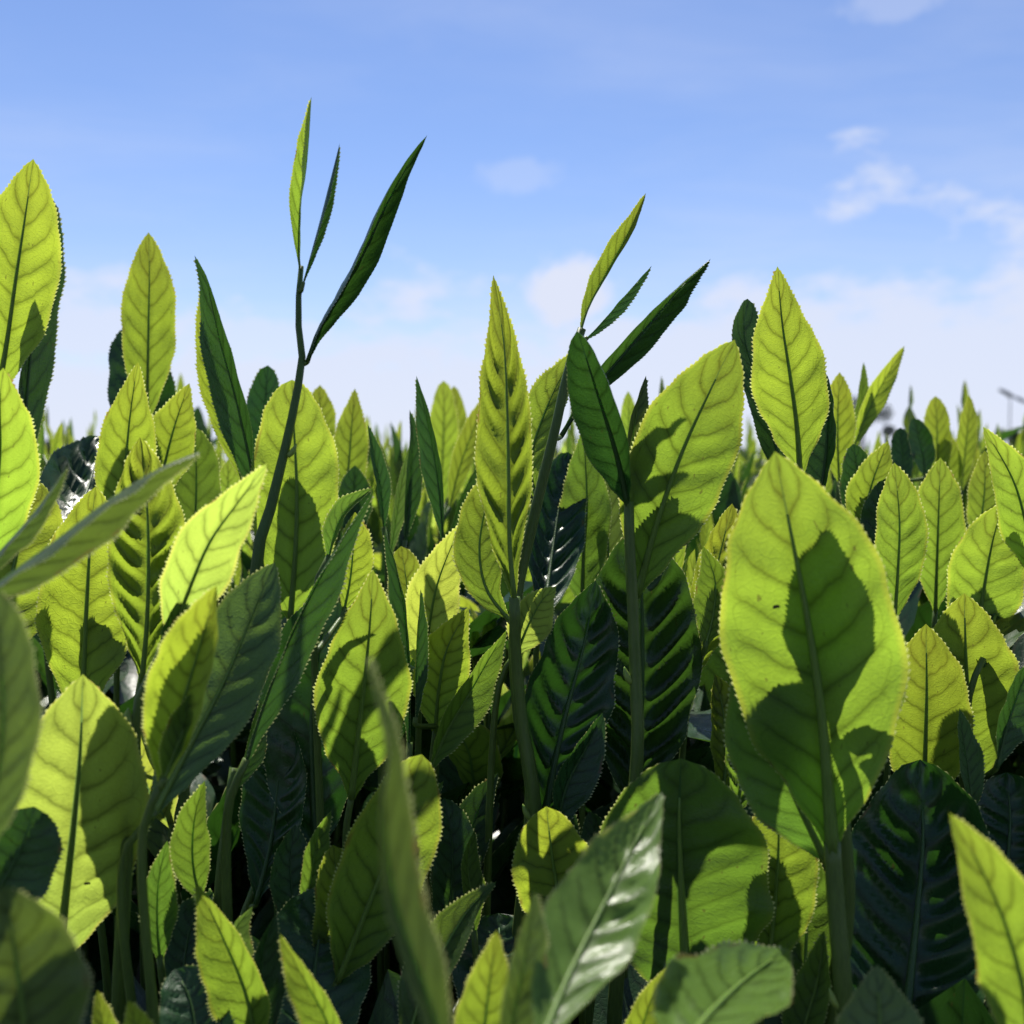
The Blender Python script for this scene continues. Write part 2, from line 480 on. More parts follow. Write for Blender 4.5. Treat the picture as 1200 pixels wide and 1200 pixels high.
ZBUSH = 0.86
def hero_shoot(label, group, leaves, stem=None, stemw=None, cat='tea shoot', stemm=None, drift=None, name='tea_shoot'):
    """stem: [(x,y,d)...] from top downward; the stem then runs on down into the hedge"""
    rnd = random.Random(len(label) * 7 + int(leaves[0]['p'][0][0]))
    l0 = leaves[0]
    base = P(l0['p'][0][0], l0['p'][0][1], l0['d0'] / 100)
    if stem: tops = [P(x, y, d / 100) for x, y, d in stem]
    else:
        p0 = base; p1 = P(l0['p'][1][0], l0['p'][1][1], l0['d0'] / 100)
        dirn = (p0 - p1).normalized() * 0.012
        dirn.z = min(dirn.z, -0.008)
        tops = [p0 - dirn * 0.15, p0 + dirn]
    last = tops[-1]
    dx = rnd.uniform(-0.006, 0.006) if drift is None else drift
    zb = min(ZBUSH - 0.02, last.z - 0.02)
    foot = Vector((last.x + dx, last.y + rnd.uniform(0.0, 0.01), zb))
    pts = tops + [last.lerp(foot, 0.5) + Vector((dx * 0.3, 0, 0)), foot]
    root = thing(name, foot, label, cat, group or 'tea shoots standing in the foreground')
    hero_xy.append((foot.x, foot.y))
    if stemw: r0, r1 = stemw[0] / 2000, stemw[1] / 2000
    else: r0, r1 = 0.0007, 0.0010
    vv, ff = tube_geo([q - foot for q in pts], [r0, (r0 + r1) / 2, r1, r1], 9, 26)
    link('stem', mesh('stem', vv, ff, stemm or MSTEM), root, (0, 0, 0))
    if stemw:
        for k in (len(pts) // 2,):
            a = pts[k]; sgn = 1 if k % 4 == 1 else -1; dn = (pts[k - 1] - pts[k]).normalized()
            e = a + dn * .0034 + Vector((sgn * (r1 * .9 + .0009), -.0006, 0))
            b0 = a + Vector((sgn * r1 * .55, -.0003, 0))
            vv, ff = tube_geo([b0 - foot, b0.lerp(e, .4) - foot + Vector((sgn * .0003, 0, 0)), e - foot], [.0006, .0008, .0006, .0001], 7, 8)
            link('bud', mesh('bud', vv, ff, MBUD), root, (0, 0, 0))
            vv, ff = tube_geo([a - dn * .0014 - foot, a - foot, a + dn * .0014 - foot], [r1 * .8, r1 * 1.06, r1 * .8], 9, 6)
            if 0: link('node', mesh('node', vv, ff, stemm or MSTEM), root, (0, 0, 0))
    for lf in leaves:
        cp, half = hero_leaf(root, foot, lf)
        # short leaf stalk joining the blade to the stem
        b = cp[0]
        q = min(([a.lerp(c, k / 8) for a, c in zip(pts, pts[1:]) for k in range(9)]), key=lambda z: (z - b).length + max(0, z.z - b.z) * 2)
        if 0.0012 < (q - b).length < 0.03:
            vv, ff = tube_geo([q - foot, (q.lerp(b, 0.5)) - foot + (cp[1] - b) * -0.2, b - foot, cp[2] - foot], [0.0008, 0.0007, 0.0006], 6, 8)
            link('leaf_stalk', mesh('leaf_stalk', vv, ff, MSTEM), root, (0, 0, 0))
    return root

def L(p, w, d0, d1=None, **k):
    return dict(auto=d1 is None, p=p, w=w, d0=d0, d1=d0 * 0.96 if d1 is None else d1, **k)

# ------------------------------------------------------------------ hand-placed shoots, near to far
H = hero_shoot
# tall shoots against the sky
H('tallest slender tea shoot with three folded young leaves high against the sky', None, [
    L([(352,322),(350,290),(352,240),(358,205),(362,165),(365,113)], 19, 28.5, 28, m='y', roll=-34, fold=50, s='n', q=.08, curl=30, tw=-70),
    L([(353,340),(364,300),(376,255),(386,215),(398,168)], 13, 28.3, 28.8, m='k', roll=40, fold=45, s='n', q=.05, curl=40, tw=40),
    L([(360,424),(374,385),(398,345),(424,300),(450,245),(476,197),(501,158)], 27, 28.2, 27.5, m='k', roll=14, fold=48, s='n', q=.18, curl=45, tw=-30, bow=-.4)],
  stem=[(353,312,28.5),(350,345,28.4),(350,385,28.3),(354,420,28.2),(346,470,28.0),(332,535,27.8),(316,600,27.4),(300,690,27)], stemw=(1.4,4.4), stemm=MSTEMD)
H('tea shoot fanning three narrow blades to the upper right, centre', None, [
    L([(680,392),(688,365),(703,335),(722,300),(740,265),(757,226)], 20, 24.5, 25, m='y', roll=-30, fold=45, s='n', tw=40),
    L([(681,402),(700,384),(730,350),(764,311)], 13, 24.6, 25, m='k', roll=40, fold=40, s='n', q=.03),
    L([(657,512),(684,470),(722,425),(762,378),(800,335),(833,303)], 30, 25, 26, m='k', roll=10, fold=44, s='n', q=.22, curl=40, tw=30),
    L([(630,590),(622,540),(640,480),(672,413)], 46, 25.6, 26.2, m='y', roll=-20, fold=20, s='e')],
  stem=[(682,385,24.5),(672,412,24.5),(662,450,24.5),(650,505,24.4),(634,570,24.3),(620,630,24.1),(606,692,24),(603,760,23.7),(610,850,23.4),(624,945,23)], stemw=(2.0,3.6))
H('long narrow wrinkled leaf standing straight up on a thick pale stalk, centre', None, [
    L([(603,705),(597,640),(596,560),(594,470),(590,400),(578,322)], 66, 22.6, 22, m='y', roll=14, fold=-20, s='t', q=.38, curl=-18, wv=.05),
    L([(598,728),(570,690),(562,640),(572,580),(578,545)], 56, 23.4, 23.8, m='y', roll=-10, fold=10)],
  stem=[(603,700,22.6),(604,760,22.8),(612,850,22.9),(628,960,22.8)], stemw=(2.4,3.2))
H('straight green stalk with a dark folded leaf up front and a big yellow leaf', None, [
    L([(736,592),(722,530),(700,460),(684,410),(676,388)], 52, 22.3, 21.3, m='k', roll=-12, fold=34, s='r', q=.06, curl=50),
    L([(738,594),(738,545),(745,490),(757,440)], 24, 22.5, 22.8, m='g', roll=35, fold=30, s='n', q=.03),
    L([(744,650),(750,600),(762,550),(781,505)], 52, 23.6, 23.2, m='m', roll=0, fold=8, s='t', q=.03),  # unseen leaf added to cast a pointed shadow on the big yellow leaf
    L([(746,700),(770,612),(800,528),(832,458),(861,398)], 116, 23, 21.6, m='y', roll=6, fold=8, s='e', curl=8)],
  stem=[(737,588,22.3),(738,640,22.3),(742,720,22.3),(745,800,22.2),(746,900,22)], stemw=(2.2,3.2))
H('upright yellow-green leaf with an evenly toothed edge rising highest on the right side', None, [
    L([(938,560),(934,500),(926,440),(917,380),(911,312)], 84, 24.5, 23.5, m='y', roll=-8, fold=10, s='t', q=.07),
    L([(925,600),(908,520),(888,450),(872,395),(876,350)], 46, 26, 27, m='k', roll=25, fold=25, s='r', q=.1),
    L([(958,600),(968,540),(970,480),(964,430)], 40, 25.5, 26, m='k', roll=-45, fold=25, s='e')])
H('tall pale leaf against the sky at the left edge with a dark one behind', None, [
    L([(-4,470),(8,400),(18,330),(30,250),(39,186)], 88, 27.5, 26.5, m='y', roll=8, fold=6, s='e'),
    L([(32,560),(30,480),(38,390),(50,310),(63,235)], 34, 28.6, 29, m='k', roll=48, fold=20, s='r', q=.12)])
H('lone elliptical yellow leaf upright against the clouds, dark leaf behind its base', None, [
    L([(172,500),(173,440),(174,380),(175,320),(174,272)], 60, 33, 32, m='y', roll=4, fold=6, s='e'),
    L([(170,560),(166,500),(163,440),(150,382)], 72, 34.5, 35, m='o', roll=12, fold=10, s='r', q=.14)])
H('dark rolled leaf curving left like a horn against the sky, added leaf as sunlit edge', None, [
    L([(302,600),(293,540),(276,465),(258,400),(243,335),(228,299)], 36, 29, 28, m='k', roll=-26, fold=34, s='t', q=.14, curl=18),
    L([(286,570),(268,510),(250,440),(240,380),(237,335)], 30, 29.3, 28.6, m='y', roll=-20, fold=20, s='n'),  # added yellow strip leaf, its colour stands in for the sunlit left half
    L([(312,560),(310,500),(312,455),(314,428)], 40, 34, 34, m='o', roll=-10, fold=10, s='r')])
H('broad yellow leaf directly behind the tall thin dark stalk, left of centre', None, [
    L([(340,730),(346,650),(348,580),(345,510),(342,445)], 98, 29, 28.6, m='y', roll=-4, fold=6, s='r', q=.08),
    L([(372,560),(374,500),(375,451)], 38, 38, 38, m='y', roll=4, fold=6),
    L([(322,620),(346,560),(352,500),(352,470)], 50, 30, 30, m='m', roll=30, fold=14)])
# left group
H('yellow leaf with rounded point in the left cluster, overlapping a glossy dark leaf', None, [
    L([(142,640),(146,570),(150,510),(156,460),(162,424)], 66, 29, 28, m='y', roll=2, fold=8, s='t')])
H('slanted yellow leaf just right of the rounded one in the left cluster', None, [
    L([(184,590),(194,540),(206,495),(222,449)], 58, 30, 29.5, m='y', roll=-6, fold=8, s='t'),
    L([(222,680),(228,620),(230,560),(228,500)], 54, 31, 31, m='m', roll=6, fold=10, s='r')])
H('small blurred yellow leaf low between the left cluster and the dark horn-shaped leaf', None, [
    L([(262,640),(266,590),(268,538)], 34, 36, 36, m='y', roll=5)])
H('glossy dark wrinkled leaf flashing white in the sun between the left-hand yellow leaves', None, [
    L([(70,672),(84,628),(102,575),(122,512)], 104, 26, 33, m='o', roll=-8, fold=14, s='r', q=.34, bow=.3)])
H('yellow leaf at mid height cut off by the left edge, its left half shadowed', None, [
    L([(-14,680),(-6,600),(0,530),(0,470),(4,431)], 84, 22.5, 20, m='y', roll=0, fold=6, s='e', q=.08),
    L([(-20,790),(0,730),(15,670),(30,600),(36,560)], 104, 24.6, 25, m='y', roll=-6, fold=10, s='r')])
H('out-of-focus long leaf seen edge-on, slanting up to the right across the left cluster', None, [
    L([(-60,730),(0,682),(62,636),(128,585),(188,548),(238,528)], 46, 14.6, 15.6, m='g', roll=62, fold=32, s='n', q=.05, curl=15)],
  stem=[(-60,730,14.6),(-100,800,14.4)], drift=-.01)
H('thin dull leaf seen edge-on at the left edge, pointing up to the right', None, [
    L([(-40,700),(-5,652),(40,600),(80,545)], 22, 15.8, 16.6, m='g', roll=60, fold=35, s='n', q=.03)],
  stem=[(-40,700,15.8),(-80,760,15.6)], drift=-.01)
H('very blurred dark leaf filling the left edge below the slanting one', None, [
    L([(-20,1010),(-6,930),(4,850),(0,760),(-8,690)], 66, 12.4, 12.6, m='g', roll=20, fold=14, s='r', q=.1)], drift=-.012)
H('strongly wrinkled yellow leaf under the slanting edge-on leaf, left cluster', None, [
    L([(166,800),(172,730),(174,660),(172,590),(164,512)], 86, 21.6, 20.8, m='y', roll=10, fold=-8, s='e', q=.55, curl=-12)])
H('wide yellow leaf below the slanting edge-on leaf at far left, half in deep shadow', None, [
    L([(96,850),(98,780),(102,700),(106,630),(112,570)], 106, 24.5, 24, m='y', roll=4, fold=8, s='e', q=.08),
    L([(120,780),(128,720),(130,660),(128,610)], 60, 25.4, 25.6, m='k', roll=20)])
H('brightest pale leaf slanting up to the right from a thick dark stalk', None, [
    L([(196,760),(222,690),(246,635),(278,590),(313,543)], 74, 19.4, 17.6, m='b', roll=8, fold=14, s='t', q=.05),
    L([(196,712),(212,680),(232,648)], 28, 20, 20.4, m='y', roll=-20, fold=25, s='n'),
    L([(176,800),(196,745),(214,700),(228,668)], 34, 19, 19.4, m='k', roll=40, fold=30, s='n', q=.04)],
  stem=[(222,690,19.4),(200,740,19.2),(178,790,19.1),(160,850,19)], stemw=(1.6,3.0))
H('dull green leaf with only its right margin sunlit, below the brightest pale leaf', None, [
    L([(178,960),(214,890),(262,800),(296,720),(322,659)], 98, 18.8, 20.4, m='g', roll=-14, fold=16, s='e', q=.12, curl=10)])
H('half-folded yellow leaf pair standing in front of the dull green leaf', None, [
    L([(188,925),(204,865),(222,800),(240,740),(254,686)], 66, 17.4, 16.6, m='y', roll=-26, fold=32, s='e', q=.05),
    L([(190,920),(210,870),(226,830),(236,800)], 26, 17, 17, m='m', roll=-30, fold=40, s='n')])
H('long dark leaf seen edge-on with sparkling teeth, slanting up to the right', None, [
    L([(286,900),(302,845),(332,765),(368,690),(404,626),(438,574)], 38, 20.8, 21.6, m='k', roll=50, fold=34, s='t', q=.06, curl=8)], stemw=(1.6,2.6))
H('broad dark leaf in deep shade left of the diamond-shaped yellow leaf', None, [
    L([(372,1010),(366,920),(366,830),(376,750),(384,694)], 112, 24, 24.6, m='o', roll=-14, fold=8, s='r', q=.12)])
H('diamond-shaped bright leaf with its lower half in shadow, centre left', None, [
    L([(412,935),(420,860),(428,790),(434,725),(437,667)], 108, 22.4, 21, m='y', roll=0, fold=6, s='t', q=.06)])
H('dark wrinkled leaf half hidden in the shaded gap left of centre', None, [
    L([(300,1060),(318,985),(326,910),(328,830)], 72, 23.4, 24.6, m='o', roll=-18, fold=14, s='e', q=.3)], stemw=(1.8,2.6), stem=[(298,1040,23.6),(280,1100,23.5)])
H('bare green stalk rising in the shadow below the dull green leaf', None, [
    L([(272,930),(292,890),(300,850),(306,820)], 22, 22, 22.5, m='k', roll=30, fold=30, s='n')],
  stem=[(274,900,22),(266,960,21.8),(256,1060,21.6)], stemw=(1.8,2.4))
# centre group
H('bright leaf with its tip bent to the right among three yellow leaves, centre', None, [
    L([(496,800),(502,740),(514,680),(541,612)], 62, 26, 25, m='b', roll=-6, fold=8, s='t'),
    L([(478,780),(480,720),(476,680),(470,640)], 46, 27, 27, m='y', roll=6, fold=10, s='r')])
H('low yellow leaf with a short slanted tip in front of three yellow leaves', None, [
    L([(510,860),(514,810),(524,760),(549,712)], 66, 25, 24.5, m='y', roll=4, fold=8, s='t'),
    L([(487,850),(488,790),(490,740),(493,690)], 16, 24, 24, m='k', roll=50, fold=30, s='n', q=.03)])
H('narrow dark curved blade right behind the diamond-shaped leaf', None, [
    L([(480,880),(480,800),(474,720),(464,665),(450,622)], 24, 23.6, 23.6, m='k', roll=-48, fold=30, s='n', q=.03)])
H('half-folded leaf with sunlit teeth low in the centre, pointing up to the right', None, [
    L([(503,905),(522,860),(550,812),(574,770),(594,738)], 40, 24, 24, m='m', roll=28, fold=30, s='t', q=.1)])
H('small bright leaf poking out to the right of the thick pale stalk, centre', None, [
    L([(604,770),(618,735),(634,705),(652,687)], 50, 23.9, 23.6, m='b', roll=10, fold=8, s='t')])
H('glossy wrinkled leaf with a ladder of white glints, right of the long wrinkled leaf', None, [
    L([(636,730),(644,670),(654,600),(666,530)], 64, 26, 30, m='o', roll=8, fold=16, s='r', q=.36, bow=.2)])
H('yellow leaf in half shade standing behind the glints, between the two central stalks', None, [
    L([(682,720),(684,650),(688,590),(684,500)], 62, 29, 29, m='m', roll=-12, fold=20, s='t', q=.1),
    L([(712,700),(712,630),(704,560),(698,510)], 40, 30, 30, m='g', roll=30, fold=20, s='e')])
H('lumpy dark green leaf leaning to the right in front of the banded leaf, centre', None, [
    L([(634,975),(648,900),(664,830),(684,755),(698,680)], 104, 23.4, 24.6, m='o', roll=20, fold=20, s='e', q=.26, asym=(1.1,.8)),
    L([(648,985),(664,920),(690,870),(706,835)], 44, 22.4, 22.8, m='k', roll=30, fold=28, s='n', q=.1)])
H('large dark leaf with slanting sunlit bands between its veins, behind the straight green stalk', None, [
    L([(742,960),(748,880),(752,790),(752,700),(746,610)], 140, 25.2, 24.6, m='k', roll=6, fold=-6, s='e', q=.46, curl=-10)])
H('yellow leaf with crinkled margin just right of the banded dark leaf', None, [
    L([(812,800),(822,740),(836,680),(858,590)], 58, 26, 26, m='y', roll=24, fold=20, s='e', q=.3),
    L([(826,760),(836,720),(838,680),(824,640)], 44, 25, 25, m='m', roll=-14, fold=20, s='t')])
H('serrated pair of small leaves left of the biggest leaf, curled into a hook', None, [
    L([(862,960),(868,910),(866,850),(868,800)], 46, 22, 22, m='m', roll=28, fold=22, s='e', q=.25),
    L([(884,1010),(890,960),(886,910),(866,880)], 44, 23, 23, m='k', roll=-10, fold=20, s='e', q=.4)])
# the biggest leaf
H('biggest leaf, yellow-green with dark shadows and a small dark spot, right', None, [
    L([(976,1000),(970,920),(962,830),(947,730),(928,630),(908,529)], 200, 18.6, 17.6, m='y', roll=0, fold=4, s='e', q=.07, curl=6, spot=(.64,-.28,.0006), tooth=.00045)],
  stem=[(975,985,18.6),(980,1060,18.5),(990,1180,18.3)], stemw=(3.0,3.6))
H('hidden shoot added right behind the biggest leaf to throw dark shadows on it', None, [  # unseen leaves, placed and shaped to cast shadow on the biggest leaf
    L([(964,800),(962,720),(958,650),(953,561)], 98, 18.6, 18.05, m='m', roll=0, fold=3, s='t', q=.03),
    L([(968,1010),(920,905),(906,820),(918,742)], 112, 19.3, 18.7, m='m', roll=0, fold=4, s='r', q=.03),
    L([(962,800),(994,768),(1022,792),(1042,850)], 70, 18.9, 18.8, m='m', roll=0, fold=4, s='e', q=.03)],
  stem=[(964,800,18.8),(978,830,19.0),(986,960,19.1),(990,1080,19.2)], stemw=(3,3.6))
H('glossy dark mature leaf with a rounded crinkled top in the lower right', None, [
    L([(1058,1300),(1064,1180),(1074,1080),(1082,980),(1078,890)], 176, 19.2, 22, m='o', roll=-4, fold=5, s='r', q=.36, bow=.3)])
H('bright narrow leaf with a drawn-out tip bending left, at the lower right edge', None, [
    L([(1210,1290),(1202,1180),(1180,1090),(1150,1020),(1112,952)], 96, 14.6, 13.8, m='y', roll=14, fold=14, s='n', q=.12, tooth=.0004)])
H('small dull leaf tip poking up at the bottom edge, right of the biggest stalk', None, [
    L([(1036,1330),(1034,1260),(1031,1190),(1028,1130)], 108, 14.2, 15, m='g', roll=4, fold=8, s='t')])
H('grey-white shining blurred leaf at the bottom edge pointing up to the right', None, [
    L([(790,1250),(826,1196),(872,1150),(924,1112)], 116, 11.4, 16.0, m='w', roll=-30, fold=10, s='t', q=.2)])
H('yellow leaf with a broad dark shadow below the biggest leaf, left of its stalk', None, [
    L([(898,1150),(906,1080),(912,1000),(912,918)], 90, 20.6, 20.2, m='y', roll=2, fold=6, s='e'),
    L([(940,1200),(944,1120),(946,1060),(944,990)], 76, 20.9, 21, m='m', roll=0, fold=6, s='e')])
H('large round leaf with pale looping veins, lower right of centre', None, [
    L([(806,1180),(802,1110),(798,1030),(796,960),(798,889)], 200, 20.6, 19.8, m='m', roll=2, fold=4, s='r', q=.07)])
H('small leaf crossed by two shadow bands, left of the large round leaf', None, [
    L([(658,1110),(656,1060),(648,1010),(640,945)], 92, 21.4, 20.8, m='y', roll=-4, fold=12, s='r', q=.06)])
H('large blurred glinting foreground leaf pointing up to the right, bottom centre', None, [
    L([(628,1240),(664,1150),(704,1068),(742,992),(776,928)], 108, 11.8, 15.2, m='w', roll=-10, fold=14, s='t', q=.22, tooth=.0004)])
H('blurred grey-green blade at the bottom centre just left of the glinting leaf', None, [
    L([(590,1270),(604,1180),(618,1110),(627,1044)], 44, 12.4, 13, m='g', roll=36, fold=14, s='n')])
H('small bright leaf tip at the bottom centre, left of the blurred blade', None, [
    L([(560,1290),(566,1220),(574,1150),(582,1090)], 68, 15.4, 15.2, m='y', roll=2, fold=10, s='t')])
H('two-toned folded leaf with a pale midrib in the dark gap, bottom centre', None, [
    L([(474,1240),(494,1165),(522,1110),(550,1065),(582,1033)], 52, 19.4, 20.4, m='m', roll=-20, fold=22, s='t', q=.05)])
H('very blurred upright foreground leaf seen from its side, left of the bottom centre', None, [
    L([(540,1290),(498,1160),(464,1060),(450,960),(452,880),(440,820),(427,764)], 46, 10.8, 10.4, m='g', roll=44, fold=22, s='n', q=.05, tw=60)])
H('yellow leaf half covered by the very blurred foreground leaf', None, [
    L([(396,1150),(424,1080),(452,1010),(476,945),(494,884)], 100, 20.4, 19.8, m='y', roll=2, fold=8, s='r', q=.06),
    L([(396,1180),(396,1110),(398,1060),(390,990)], 58, 21, 21, m='y', roll=4, fold=8, s='r')])
# lower left
H('large bright leaf with a dark midrib and one small hole, lower left', None, [
    L([(68,1140),(76,1060),(86,970),(94,880),(97,790)], 162, 19.4, 18, m='b', roll=2, fold=5, s='e', q=.10, spot=(.32,.34,.00055), tooth=.00045)])
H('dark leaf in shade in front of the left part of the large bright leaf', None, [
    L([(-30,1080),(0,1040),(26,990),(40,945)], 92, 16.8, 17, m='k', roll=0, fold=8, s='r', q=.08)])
H('dim brownish-green blurred leaf in the bottom left corner with a lit tip', None, [
    L([(30,1310),(28,1210),(18,1120),(4,1038)], 138, 12.2, 11.8, m='g', roll=8, fold=8, s='e')])
H('leaf with a bright toothed left half and dark right half, bottom left', None, [
    L([(304,1250),(290,1170),(262,1100),(230,1034)], 62, 18.4, 18, m='y', roll=-24, fold=30, s='t', q=.06),
    L([(310,1240),(308,1180),(308,1120),(323,1070)], 36, 18.6, 18.8, m='k', roll=30, fold=28, s='n')])
H('small bright folded leaf in front of a dark mature leaf, bottom left', None, [
    L([(410,1290),(384,1200),(352,1140),(328,1094)], 40, 16.8, 16.4, m='y', roll=-26, fold=30, s='n')])
H('broad dark mature leaf with a smooth sheen behind the small folded leaves, bottom left', None, [
    L([(360,1270),(364,1190),(372,1110),(384,1038)], 124, 19, 21.6, m='o', roll=4, fold=8, s='r', q=.20)])
H('dim green leaf at the bottom edge left of the bright toothed one', None, [
    L([(232,1290),(230,1220),(222,1170),(204,1136)], 78, 17.4, 18.4, m='k', roll=10, fold=16, s='r', q=.15),
    L([(130,1280),(124,1220),(118,1190),(114,1160)], 30, 16, 16, m='y', roll=10, fold=24, s='n')])
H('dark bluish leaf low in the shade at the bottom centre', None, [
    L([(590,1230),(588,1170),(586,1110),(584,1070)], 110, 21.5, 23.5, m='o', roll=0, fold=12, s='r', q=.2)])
# right group
H('yellow leaf with fine veins just right of the biggest leaf', None, [
    L([(1082,960),(1084,890),(1086,810),(1085,731)], 96, 24, 23, m='y', roll=2, fold=6, s='e', q=.06)])
H('broad yellow leaf with a diagonal dark shadow, at the right edge below the middle', None, [
    L([(1138,930),(1136,850),(1132,770),(1130,695)], 112, 25, 24, m='y', roll=0, fold=6, s='e', q=.08),
    L([(1140,960),(1134,900),(1128,860),(1124,830)], 26, 22.5, 22.5, m='k', roll=36, fold=24, s='n'),
    L([(1168,900),(1180,850),(1198,800),(1220,760)], 40, 22.6, 22.6, m='k', roll=40, fold=24, s='n')])
H('dark leaf with white sheen on both halves of its tip, at the right edge', None, [
    L([(1150,780),(1160,745),(1172,700),(1186,654)], 92, 24, 31, m='o', roll=-8, fold=16, s='t', q=.24, bow=.3)])
H('two narrow leaves forming a V against the cloud on the right', None, [
    L([(998,530),(1014,490),(1034,450),(1060,405)], 24, 36, 36, m='y', roll=12, fold=20, s='n'),
    L([(1000,540),(1004,500),(1010,465),(1012,424)], 15, 36.5, 36.5, m='m', roll=30, fold=20, s='n')], stemw=(1.4,2.6))
H('upright pointed yellow leaf with a thin midrib beside the V-shaped pair', None, [
    L([(984,570),(982,530),(982,480),(984,436)], 38, 34, 33.5, m='y', roll=0, fold=8, s='e')])
H('yellow leaf sharing its stalk with dark shaded leaves, behind the biggest leaf', None, [
    L([(1010,640),(1014,600),(1024,560),(1041,516)], 50, 29, 28.6, m='y', roll=4, fold=8, s='t'),
    L([(1022,680),(1028,640),(1036,600),(1040,560)], 46, 28.4, 28.2, m='k', roll=-10, fold=10, s='r'),
    L([(1002,620),(1002,580),(1004,550),(1000,520)], 34, 29.6, 29.6, m='k', roll=0, fold=10, s='r')])
H('tall narrow-oval yellow leaf with many pleats close behind the biggest leaf, right', None, [
    L([(1048,730),(1052,670),(1054,610),(1048,542)], 56, 26.5, 26, m='y', roll=10, fold=14, s='e', q=.16)])
H('two thin yellow leaves side by side at the horizon on the right', None, [
    L([(1096,580),(1098,540),(1098,500),(1096,464)], 30, 42, 42, m='y', roll=0, s='r'),
    L([(1112,600),(1112,560),(1110,530),(1108,502)], 28, 42, 42, m='y', roll=10)])
H('single slim upright leaf at the horizon, farthest right but one', None, [
    L([(1126,580),(1130,540),(1134,500),(1136,463)], 22, 42, 42, m='y', roll=8, s='e')])
H('two dark rounded leaves side by side at the horizon on the right', None, [
    L([(1060,570),(1058,545),(1056,520),(1055,501)], 24, 38, 38.5, m='o', roll=4, s='r'),
    L([(1084,560),(1082,535),(1076,510),(1070,490)], 26, 38, 38, m='o', roll=16, s='r')])
H('upright yellow leaf in the middle of the right-hand cluster below the horizon', None, [
    L([(1096,720),(1098,660),(1100,600),(1102,536)], 58, 30, 29.4, m='y', roll=0, fold=6, s='e')])
H('shaded yellow leaf bending to the left at the right edge, near the horizon', None, [
    L([(1222,690),(1206,630),(1188,565),(1152,500)], 60, 27, 26, m='y', roll=14, fold=14, s='t', q=.10)])
H('triangular yellow leaf low in the right-hand cluster', None, [
    L([(1140,780),(1150,710),(1162,640),(1176,588)], 82, 28, 27, m='y', roll=2, fold=6, s='e')])
H('slim pointed leaf between the triangular leaf and the horizon, right', None, [
    L([(1146,650),(1150,610),(1154,570),(1154,528)], 36, 33, 33, m='y', roll=10, fold=10, s='e')])
# horizon left and centre
H('yellow leaf with a dark lower half at the horizon, left of centre', None, [
    L([(402,600),(408,550),(412,500),(416,455)], 42, 36, 36, m='y', roll=4, fold=8, s='t'),
    L([(412,640),(414,590),(416,545)], 40, 34, 34, m='k', roll=10, fold=10, s='e')])
H('dark needle-like blade at the horizon, the left one of three', None, [
    L([(450,625),(446,570),(438,530),(431,497)], 17, 30, 30, m='k', roll=30, fold=30, s='n', q=.03)])
H('middle one of three dark needle-like blades at the horizon, beside a pale blade', None, [
    L([(474,640),(480,580),(484,520),(480,480)], 20, 31, 31, m='k', roll=30, fold=30, s='n', q=.03),
    L([(456,660),(464,610),(472,560),(481,520)], 15, 31.5, 31.5, m='g', roll=30, fold=20, s='n')])
H('tallest dark needle-like blade at the horizon with a toothed yellow left edge', None, [
    L([(520,640),(514,570),(502,500),(488,440)], 23, 28, 28, m='k', roll=-30, fold=34, s='n', q=.03)])
H('blurred upright yellow leaf at the horizon just left of the long wrinkled leaf', None, [
    L([(516,600),(518,550),(520,500),(520,446)], 34, 48, 48, m='y', roll=0, s='r'),
    L([(530,600),(532,550),(534,500),(532,452)], 28, 50, 50, m='y', roll=0, s='r')])
H('slanted yellow leaf leaning right toward the long wrinkled leaf at the horizon', None, [
    L([(526,600),(538,550),(556,500),(570,462)], 26, 40, 40, m='y', roll=0, s='e'),
    L([(524,640),(536,600),(550,565),(564,540)], 14, 36, 36, m='k', roll=40, fold=30, s='n')])
H('thin curved leaf over a small jagged yellow leaf, right of the broad leaf', None, [
    L([(384,660),(394,620),(408,595),(438,572)], 20, 23, 23, m='m', roll=-40, fold=30, s='n', q=.03),
    L([(402,720),(410,680),(414,640),(416,600)], 40, 24.5, 24.5, m='y', roll=20, fold=20, s='e')])
H('small blurred leaf tips in the sky gap right of the straight stalk, centre', None, [
    L([(776,560),(777,520),(776,480),(775,440)], 13, 45, 45, m='g', roll=30, s='n'),
    L([(736,560),(737,520),(737,490),(736,458)], 22, 42, 42, m='y', roll=0, s='e')])
H('small blurred yellow shoot in the sky gap at far left above the horizon', None, [
    L([(60,560),(64,530),(68,510),(72,495)], 12, 42, 42, m='y', roll=30, s='n'),
    L([(44,520),(45,500),(45,475),(44,455)], 10, 44, 44, m='m', roll=30, s='n')])

# low leaves in the shaded bottom of the picture
H('small bright leaf tip low between the clump of stalks and the bottom edge, left', None, [
    L([(168,1290),(164,1240),(158,1200),(150,1172)], 50, 15.5, 15.2, m='y', roll=8, fold=14, s='t')])
H('half-lit small leaf low beside the bare green stalk', None, [
    L([(236,1060),(226,1010),(228,960),(240,915)], 44, 21, 20.6, m='m', roll=-14, fold=20, s='t')])
H('dark pointed leaf low in the gap right of the bare green stalk', None, [
    L([(352,1120),(344,1060),(340,1010),(346,966)], 54, 22, 22.6, m='k', roll=20, fold=20, s='e', q=.2)])
H('dim leaf leaning right in the dark gap left of the thick pale stalk', None, [
    L([(540,1060),(548,1000),(560,950),(584,905)], 48, 24, 24.6, m='k', roll=-14, fold=20, s='t', q=.16)])
H('thin lit leaf low in the dark gap, centre', None, [
    L([(556,1100),(552,1050),(548,1010),(556,972)], 26, 22.5, 22.5, m='m', roll=30, fold=24, s='n')])
H('small green leaf behind the small shadow-banded leaf', None, [
    L([(700,1090),(704,1040),(700,990),(690,950)], 52, 22.6, 22.8, m='k', roll=10, fold=16, s='e', q=.2)])
